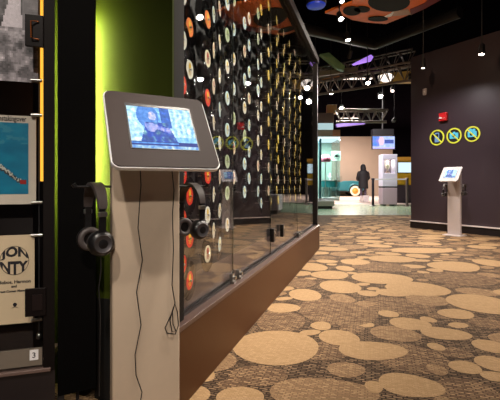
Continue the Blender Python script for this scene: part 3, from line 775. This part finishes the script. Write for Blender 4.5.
slab('beam', [(318, 78), (339, 74), (339, 77.5), (318, 83)], 10.3, .1, mat('ochre_beam', (168, 112, 50), .5, var=.4, scale=6), 'ochre beam beside the case corner, over the long truss', 'beam')
slab('tan_fascia', [(380, 74), (413, 70.5), (413, 82), (381, 82.5)], 12, .2, mat('tan_fascia', (176, 136, 64), .5, var=.3, scale=3, emit=.1), 'tan fascia behind the glowing oval lamp under the ceiling', 'fascia')  # lit look put into the paint as a slight glow
slab('purple_beam', [(336, 124), (365, 121), (365, 124), (337, 127)], 17, .2, mat('purple_beam', (86, 66, 140), .5, emit=.25), 'purple lit beam behind the short truss', 'beam')  # purple light put into the beam's colour and a faint glow
po = at(386.5, 77.5, 10.5)
ov = empty('pendant_lamp', po, 0, 'glowing white oval lamp hanging before the tan fascia', 'lamp')
MB().lathe([(.02, -.11), (.1, -.1), (.165, -.05), (.18, 0), (.165, .05), (.1, .09), (.02, .1)], 24).build('shade', emis('lamp_shade', (255, 238, 225), 1.6), ov, smooth=60)
MB().tube([(0, 0, .1), (0, 0, 4.9-po.z)], .008, 6).build('cord', black, ov)

# ------------------------------------------------------------------ glass vitrine
VY = 13.6
vx0, vx1 = 1.5, at(341.5, 0, VY).x; vm = at(334.5, 0, VY).x
vt = empty('glass_vitrine', (vx1, VY, 0), 0, 'tall lit glass vitrine beyond the end of the record case', 'vitrine')
grey = mat('vitrine_grey', (176, 166, 162), .5)
MB().box((vx0-vx1, 0, .1), (vm-vx1, 1.6, .27)).build('plinth', grey, vt, bevel=.01)
MB().box((vx0-vx1, .06, 0), (vm-vx1-.06, 1.5, .1)).build('kick_base', black, vt)  # black stands in for the toe shadow under the plinth
MB().box((vx0-vx1, .3, .27), (0, 1.6, .36)).build('display_floor', white, vt)
MB().box((vx0-vx1, .2, 2.42), (0, 1.7, 2.48)).build('light_canopy', emis('canopy_glow', (214, 244, 250), 1.3), vt)
MB().box((vx0-vx1, .2, 2.48), (-.01, 1.7, 2.72)).build('canopy_band', grey, vt)
MB().box((-.26, .19, 2.49), (0, .3, 2.72)).build('canopy_end', mat('peach_panel', (214, 156, 124), .5), vt)
MB().box((vx0-vx1, .2, 2.72), (vm-vx1, 1.7, 2.95)).build('upper_light', emis('upper_glow', (190, 220, 222), .8), vt)
MB().box((vx0-vx1, .2, 2.95), (vm-vx1+.02, 1.7, 3.3)).build('upper_box', mat('vitrine_brown', (112, 92, 92), .5), vt)
MB().box((vx0-vx1, .22, .36), (-.01, .235, 2.42)).build('front_glass', thinglass, vt)
MB().box((-.012, .22, .36), (0, 1.68, 2.42)).build('side_glass', thinglass, vt)
MB().box((vx0-vx1, 1.6, .3), (-.01, 1.66, 2.42)).build('back_panel', mat('vitrine_back', (150, 172, 160), .6, var=.2, scale=3), vt)
MB().box((-.72, .24, .36), (-.64, .3, 2.42)).build('mullion', mat('teal_post', (60, 120, 140), .4), vt)
o = bpy.data.lights.new('lamp', 'AREA'); o.energy = 130; o.shape = 'RECTANGLE'; o.size = 1.1; o.size_y = .25; o.color = (.8, 1, .98)
q = bpy.data.objects.new('lamp', o); C.objects.link(q); q.parent = vt; q.location = (-.6, .4, 2.41)
tb = at(332, 108.5, VY+.3)
bx = empty('equipment_box', (tb.x, VY+.3, 3.3), 0, 'small tan box standing on top of the glass vitrine', 'box')
MB().box((-.16, 0, 0), (.17, .2, .31)).build('cabinet', mat('tan_box', (178, 134, 92), .5), bx, bevel=.01)
MB().box((-.14, -.006, .02), (.15, 0, .29)).build('face', mat('tan_face', (190, 146, 100), .6), bx)
# exhibits in the vitrine
p = at(336.3, 156, VY+.62)
fr = empty('framed_record', (p.x, VY+.62, .36), 0, 'white framed square with a pale ring inside the glass vitrine', 'framed record')
MB().box((-.16, 0, p.z-.36-.17), (.16, .03, p.z-.36+.17)).build('frame', mat('mint_white', (214, 232, 214), .5), fr, bevel=.008)
MB().lathe([(.11, .0), (.11, .006), (.05, .006), (.05, 0)], 28, Matrix.Translation((0, -.001, p.z-.36)) @ MX).build('disc', mat('ring_grey', (136, 150, 140), .4), fr)
MB().tube([(0, .015, 0), (0, .015, p.z-.36-.16)], .012, 8).lathe([(.08, 0), (.08, .012)], 16, Matrix.Translation((0, .02, 0))).build('stand', chrome, fr)
p = at(325.5, 158.5, VY+.55)
fh = empty('costume_hat', (p.x, VY+.55, .36), 0, 'round pink and red costume hat on a stand inside the vitrine', 'hat')
MB().lathe([(.16, -.12), (.19, -.06), (.18, .04), (.13, .11), (.02, .14)], 20, Matrix.Translation((0, 0, p.z-.36))).build('crown', mat('pink_cloth', (206, 110, 130), .7, var=.5, scale=8), fh, smooth=60)
MB().lathe([(.1, 0), (.1, .015), (.015, .02), (.015, p.z-.36-.1)], 16).build('stand', mat('stand_grey', (150, 160, 150), .4), fh)
p = at(330, 174, VY+1.2)
dr = empty('drum_kit', (p.x-.03, VY+1.2, .36), 0, 'teal drum on a stand inside the glass vitrine', 'drum')
MB().lathe([(.3, .38), (.3, .62), (.29, .625), (.02, .63)], 28).build('shell', mat('teal_shell', (36, 122, 124), .35), dr, smooth=40)
MB().lathe([(.305, .6), (.315, .61), (.315, .63), (.3, .635)], 28).build('hoop', chrome, dr)
for i in range(3):
    a = 2*PI*i/3+.4
    MB().tube([(.28*math.cos(a), .28*math.sin(a), 0), (.2*math.cos(a), .2*math.sin(a), .4)], .014, 8).build('leg', mat('teal_leg', (40, 90, 96), .4), dr)
fg = empty('figurine', (p.x, VY+1.2, .995), 0, 'small white figurine on the teal drum in the vitrine', 'figurine')
MB().lathe([(.05, 0), (.04, .03), (.06, .09), (.065, .14), (.03, .17), (.045, .2), (.045, .235), (.01, .26)], 14).build('body', white, fg, smooth=60)
MB().tube([(-.05, 0, .13), (-.09, -.02, .18)], .014, 8).build('arm', white, fg)

# ------------------------------------------------------------------ tower, stanchions, TV, yellow exhibit
TYY = 15.45; tx0, tx1 = at(382.7, 0, TYY).x, at(397.3, 0, TYY).x; tcx = (tx0+tx1)/2; tw = tx1-tx0
tw_ = empty('display_tower', (tcx, TYY, 0), 0, 'white and mauve display tower with a lit window', 'display tower')
pink = mat('tower_mauve', (176, 150, 162), .45); lav = mat('tower_white', (214, 204, 224), .45)
MB().box((-tw/2, 0, .06), (tw/2, .5, .70)).build('lower_body', pink, tw_, bevel=.01)
MB().box((-tw/2+.01, .01, .70), (tw/2-.01, .49, .76)).build('dark_band', black, tw_)
MB().box((-tw/2, 0, .76), (tw/2, .5, 1.27)).build('middle_body', lav, tw_, bevel=.01)
MB().box((-tw/2, 0, 1.27), (-tw/2+.05, .5, 1.82)).box((tw/2-.09, 0, 1.27), (tw/2, .5, 1.82)).box((-tw/2+.05, .44, 1.27), (tw/2-.09, .5, 1.82)).build('window_frame', lav, tw_)
MB().box((-tw/2+.05, .42, 1.27), (tw/2-.09, .44, 1.82)).build('window_back', mat('window_back', (120, 108, 116), .5), tw_)
MB().box((-tw/2, 0, 1.82), (tw/2, .5, 2.0)).build('cap', lav, tw_, bevel=.01)
MB().box((-tw/2+.05, .015, 1.27), (tw/2-.09, .022, 1.82)).build('window_glass', thinglass, tw_)
for s in (-1, 1): MB().box((s*.18-.05, .06, 0), (s*.18+.05, .44, .06)).build('foot', black, tw_)
l = bpy.data.lights.new('lamp', 'AREA'); l.energy = 6; l.size = .3; l.color = (1, .9, .75)
q = bpy.data.objects.new('lamp', l); C.objects.link(q); q.parent = tw_; q.location = (-.02, .22, 1.81)
tro = empty('trophy', (tcx-.02, TYY+.22, 1.27), 0, 'pale gold trophy in the lit window of the display tower', 'trophy')
MB().lathe([(.09, 0), (.09, .05), (.05, .06), (.03, .1)], 16).build('base', mat('trophy_base', (200, 170, 150), .4), tro)
MB().lathe([(.03, .1), (.03, .16), (.07, .2), (.085, .3), (.06, .36), (.03, .42), (.035, .46), (.01, .5)], 16).build('cup', mat('trophy_gold', (250, 236, 205), .4, .2), tro, smooth=60)
def stanchion(px, py, label, m):
    p = onfloor(px, py); r = empty('stanchion', p, 0, label, 'stanchion', 'stanchions beside the display tower')
    MB().lathe([(.16, 0), (.16, .015), (.05, .03), (.045, .04)], 24).build('base', m, r)
    MB().tube([(0, 0, .03), (0, 0, 1.02)], .05, 14).build('post', m, r, smooth=40)
    MB().lathe([(.062, 1.0), (.062, 1.06), (.045, 1.08)], 16).build('head', m, r, smooth=30)
    return p
sa = stanchion(373, 206, 'dark stanchion post left of the display tower', mat('stanchion_dark', (44, 36, 44), .35, .3))
sb = stanchion(407, 206.5, 'brown stanchion post right of the display tower, by the wall', mat('stanchion_brown', (96, 80, 78), .35, .3))
tag(MB().bar(sa+Vector((.05, -.07, 1.03)), sb+Vector((-.05, -.07, 1.03)), .012, .05).build('barrier_belt', mat('belt_grey', (190, 180, 186), .5)), 'pale barrier belt stretched between the two stanchions before the tower', 'belt')
tvY = 16.2; a, b = at(372, 149.3, tvY), at(395.2, 135.8, tvY)
tv = empty('television', ((a.x+b.x)/2, tvY, (a.z+b.z)/2), 0, 'flat television hung from the ceiling showing a pale blue picture', 'television')
hw, hh = (b.x-a.x)/2, (b.z-a.z)/2
MB().box((-hw, 0, -hh), (hw, .08, hh)).build('casing', blackplastic, tv, bevel=.008)
def tvc(s, t):
    n = fbm(s*5, t*4, 11)
    c = [176+40*n, 196+30*n, 250]
    if s < .3 and t > .2: c = [120+60*n, 140, 226]
    if math.hypot((s-.4)/.13, (t-.62)/.36) < 1: c = [236, 200, 220]
    if .55 < s < .95 and .42 < t < .75: c = [70, 90, 170+30*n]
    if t < .1: c = [200, 190, 250]
    return c
vs, fs, cols = picture(hw*1.9, hh*1.84, 46, 26, tvc)
MB().add(vs, fs, Matrix.Translation((0, -.003, 0)) @ MX).build('screen', paint('tv_screen', 1.15, .3), tv, colors=cols)
MB().box((-hw*.9, .02, hh+.02), (hw*.9, .3, hh+.28)).tube([(0, .12, hh-.05), (0, .12, 4.9-tv.location.z)], .03, 10).build('ceiling_mount', black, tv)
yy = 18; a, b = at(395, 185, yy), at(413, 157, yy)
ye = empty('yellow_exhibit', (a.x, yy, 0), 0, 'yellow exhibit panel with a glowing screen at the dark wall corner', 'exhibit')
wdt = b.x-a.x; yel = mat('yellow_panel', (226, 176, 38), .5, var=.2, scale=3)
MB().box((0, 0, .8), (wdt, .1, b.z-.16)).build('board', yel, ye)
MB().box((-.05, -.05, b.z-.16), (wdt, .1, b.z)).build('top_shelf', mat('ochre_top', (170, 120, 40), .5), ye)
MB().box((.05, -.06, 0), (wdt-.1, .1, .8)).build('stand', mat('exhibit_base', (70, 58, 66), .5), ye)
s0 = at(398, 172.5, yy).z; s1 = at(398, 162.5, yy).z
fs_ = MB().box((.1, -.04, s0-.03), (wdt, 0, s1+.03)).build('screen_frame', black, ye)
MB().box((.13, -.046, s0), (wdt-.03, -.04, s1)).build('screen', emis('exhibit_screen', (205, 230, 240), 1.2), ye)
# white counter seen only mirrored in the glass
wc = empty('display_counter', (4.85, 10.3, 0), math.radians(-20), 'low white display counter seen reflected in the case glass', 'counter')
MB().box((-.45, -.3, .1), (.45, .3, .55)).build('body', white, wc, bevel=.01)
MB().box((-.4, -.26, 0), (.4, .26, .1)).build('kick_base', black, wc)

# ------------------------------------------------------------------ vintage car
cY = 27.0; wc_ = at(355.3, 0, cY)
car = empty('vintage_car', (wc_.x-1.15, cY+.75, .009), 0, 'teal vintage car with a white-walled yellow wheel behind the person', 'car')
teal = mat('car_teal', (38, 96, 106), .3, .1, coat=.5)
side = [(-1.75, .42), (-1.8, .75), (-1.6, .95), (-.9, 1.02), (-.5, .98), (.2, .98), (.4, 1.05), (1.1, 1.06), (1.75, .98), (1.95, .85), (1.98, .5), (1.6, .38), (-1.4, .36)]
MB().prism(side, -.62, .62, MX).build('body', teal, car, bevel=.05)
MB().prism([(-1.7, .28), (1.8, .28), (1.8, .4), (-1.7, .4)], -.5, .5, MX).build('chassis', black, car)
tyre = mat('tyre', (24, 22, 24), .8); wall_ = mat('white_wall', (196, 186, 166), .6); hub = mat('yellow_hub', (176, 128, 44), .4)
for wx in (-1.15, 1.15):
    for sg in (-1, 1):
        M = Matrix.Translation((wx, sg*.66, .37)) @ Matrix.Rotation(PI/2*-sg, 4, 'X')
        wh = MB().lathe([(.2, -.07), (.34, -.07), (.37, -.03), (.37, .03), (.34, .07), (.2, .07)], 28, M, closed=True).build('wheel', tyre, car, smooth=40)
        MB().lathe([(.21, .071), (.34, .071), (.34, .076), (.21, .076)], 28, M, closed=True).build('whitewall', wall_, wh)
        MB().lathe([(.205, -.02), (.205, .05), (.12, .06), (.08, .09), (.01, .1)], 24, M).build('hub', hub, wh, smooth=40)
        arc = [(wx+.47*math.cos(t), sg*.68, .37+.47*math.sin(t)) for t in (PI*i/14 for i in range(15))]
        MB().tube(arc, .07, 8).build('mudguard', teal, car, smooth=50)
MB().box((-.7, -.75, .33), (.7, -.6, .37)).box((-.7, .6, .33), (.7, .75, .37)).build('running_board', black, car)
MB().box((.28, -.55, 1.02), (.31, .55, 1.4)).build('windscreen', thinglass, car)
MB().tube([(1.95, -.35, .85), (2.08, -.35, .85)], .1, 14).tube([(1.95, .35, .85), (2.08, .35, .85)], .1, 14).build('headlamp', chrome, car)

# ------------------------------------------------------------------ person (seen from behind)
P0 = onfloor(363.3, 201.6); P0.z = .009
def skin_fig():
    V = []; E = []; R = []
    def v(p, r, link=None):
        V.append(p); R.append(r)
        if link is not None: E.append((link, len(V)-1))
        return len(V)-1
    pel = v((0, 0, .93), (.15, .11)); sp = v((0, 0, 1.12), (.14, .10), pel); ch = v((0, .0, 1.32), (.165, .115), sp)
    nk = v((0, .01, 1.49), (.06, .06), ch); hd = v((0, .03, 1.60), (.085, .095), nk); v((0, .035, 1.70), (.075, .085), hd)
    v((0, .12, 1.60), (.018, .02), hd)
    for s in (-1, 1):
        hp = v((s*.095, 0, .86), (.09, .09), pel); kn = v((s*.105, .02, .48), (.062, .065), hp)
        an = v((s*.11, -.02, .1), (.042, .045), kn); v((s*.12, .1, .05), (.045, .04), an)
        sh = v((s*.19, 0, 1.40), (.062, .065), ch); el = v((s*.255, .03, 1.12), (.045, .048), sh)
        wr_ = v((s*.19, .22, 1.02), (.032, .032), el); pm = v((s*.17, .30, 1.0), (.038, .022), wr_)
        for j in range(4):
            a = v((s*.17+(j-1.5)*.018, .345, .995), (.009, .009), pm); v((s*.17+(j-1.5)*.018, .375-.004*abs(j-1.5), .97), (.008, .008), a)
        t_ = v((s*.135, .30, 1.0), (.010, .010), pm); v((s*.125, .335, .985), (.008, .008), t_)
    me = bpy.data.meshes.new('person'); me.from_pydata(V, E, [])
    o = bpy.data.objects.new('person', me); C.objects.link(o)
    sk = o.modifiers.new('skin', 'SKIN'); sk.use_smooth_shade = True
    for i, r in enumerate(R): me.skin_vertices[0].data[i].radius = r
    me.skin_vertices[0].data[0].use_root = True
    ss = o.modifiers.new('sub', 'SUBSURF'); ss.levels = ss.render_levels = 1
    return o

person = skin_fig()
person.data.materials.append(mat('dark_trousers', (92, 74, 96), .7, var=.2))
person.location = P0; person.scale = (1, 1, 1)
tag(person, 'person in a dark hooded coat seen from behind, standing before the teal car', 'person')
coat = mat('coat_black', (30, 26, 32), .7, var=.3)
def rings(name, secs, m, n=24):
    """closed stack of ovals: (z, rx, ry, cx, cy)"""
    k = MB(); vs = []
    for z, rx, ry, x, y in secs: vs += [(x+rx*math.cos(2*PI*j/n), y+ry*math.sin(2*PI*j/n), z) for j in range(n)]
    fs = [(i*n+j, i*n+(j+1) % n, (i+1)*n+(j+1) % n, (i+1)*n+j) for i in range(len(secs)-1) for j in range(n)]
    fs += [tuple(range(n))[::-1], tuple((len(secs)-1)*n+j for j in range(n))]
    return k.add(vs, fs).build(name, m, person, smooth=60)
ct = rings('coat', [(.62, .235, .17, 0, 0), (.66, .24, .175, 0, 0), (.9, .225, .165, 0, 0), (1.1, .215, .155, 0, 0), (1.3, .25, .16, 0, 0), (1.42, .24, .145, 0, 0), (1.5, .15, .11, 0, .01), (1.53, .08, .08, 0, .01)], coat)
rings('hood', [(1.47, .13, .12, 0, 0), (1.54, .135, .13, 0, .0), (1.64, .13, .135, 0, .01), (1.73, .11, .12, 0, .02), (1.79, .07, .08, 0, .03), (1.81, .02, .03, 0, .03)], coat)
for s_ in (-1, 1):
    MB().tube([(s_*.18, 0, 1.43), (s_*.225, .01, 1.33), (s_*.275, .03, 1.12), (s_*.24, .12, 1.06), (s_*.2, .2, 1.03)], [.075, .08, .068, .062, .055], 14).build('sleeve', coat, person, smooth=60)
    rings('boot', [(.0, .055, .13, s_*.12, .05), (.03, .06, .14, s_*.12, .05), (.09, .055, .10, s_*.118, .02), (.14, .055, .06, s_*.11, -.015), (.26, .06, .065, s_*.109, -.01), (.28, .05, .055, s_*.109, -.01)], mat('pale_boot', (206, 196, 196), .6))
# light bag held behind the legs
bg = empty('shopping_bag', P0+Vector((.02, -.34, 0)), 0, 'white and mauve bag standing at the feet of the hooded person', 'bag')
MB().prism([(-.13, 0), (.13, 0), (.15, .3), (-.15, .3)], -.07, .07, MX).build('body', mat('bag_white', (214, 202, 206), .7, var=.3, scale=12), bg, bevel=.01)
MB().tube([(-.07, 0, .29), (-.05, 0, .42), (0, 0, .46), (.05, 0, .42), (.07, 0, .29)], .008, 8).build('handle', black, bg, smooth=60)

# ------------------------------------------------------------------ unseen fill lights added in the hall beyond, ambient
def area(name, loc, rot, sx, sy, p, col, label):
    r = empty(name, loc, 0, label, 'lamp')
    MB().box((-sx/2, -sy/2, 0), (sx/2, sy/2, .06)).build('housing', black, r)
    MB().box((-sx/2+.03, -sy/2+.03, -.006), (sx/2-.03, sy/2-.03, 0)).build('diffuser', emis('hall_fill_panel', (255, 236, 220), 2), r)
    MB().tube([(-sx*.4, 0, .06), (-sx*.4, 0, 4.9-loc[2])], .008, 6).tube([(sx*.4, 0, .06), (sx*.4, 0, 4.9-loc[2])], .008, 6).build('hanger', black, r)
    l = bpy.data.lights.new('lamp', 'AREA'); l.energy = p; l.shape = 'RECTANGLE'; l.size = sx; l.size_y = sy; l.color = col
    o = bpy.data.objects.new('lamp', l); C.objects.link(o); o.parent = r; o.location = (0, 0, -.02)
area('hall_fill_light', (6.0, 24, 4.8), 0, 1.2, .3, 1200, (1, .86, .76), 'unseen fill light added before the tan wall, above the trusses')
area('hall_fill_light', (4.0, 15.0, 4.8), 0, 1.2, .3, 520, (1, .9, .84), 'unseen fill light added over the display tower, above the trusses')
w = bpy.data.worlds.new('world'); bpy.context.scene.world = w; w.use_nodes = True
w.node_tree.nodes['Background'].inputs[0].default_value = (.62, .5, .56, 1); w.node_tree.nodes['Background'].inputs[1].default_value = .03
sc = bpy.context.scene
sc.view_settings.view_transform = 'Standard'; sc.view_settings.look = 'None'; sc.view_settings.gamma = 1
sc.view_settings.use_curve_mapping = False; sc.view_settings.exposure = 0.12
sc.cycles.max_bounces = 8; sc.cycles.transparent_max_bounces = 24; sc.cycles.caustics_reflective = False; sc.cycles.caustics_refractive = False
sc.cycles.sample_clamp_indirect = 4
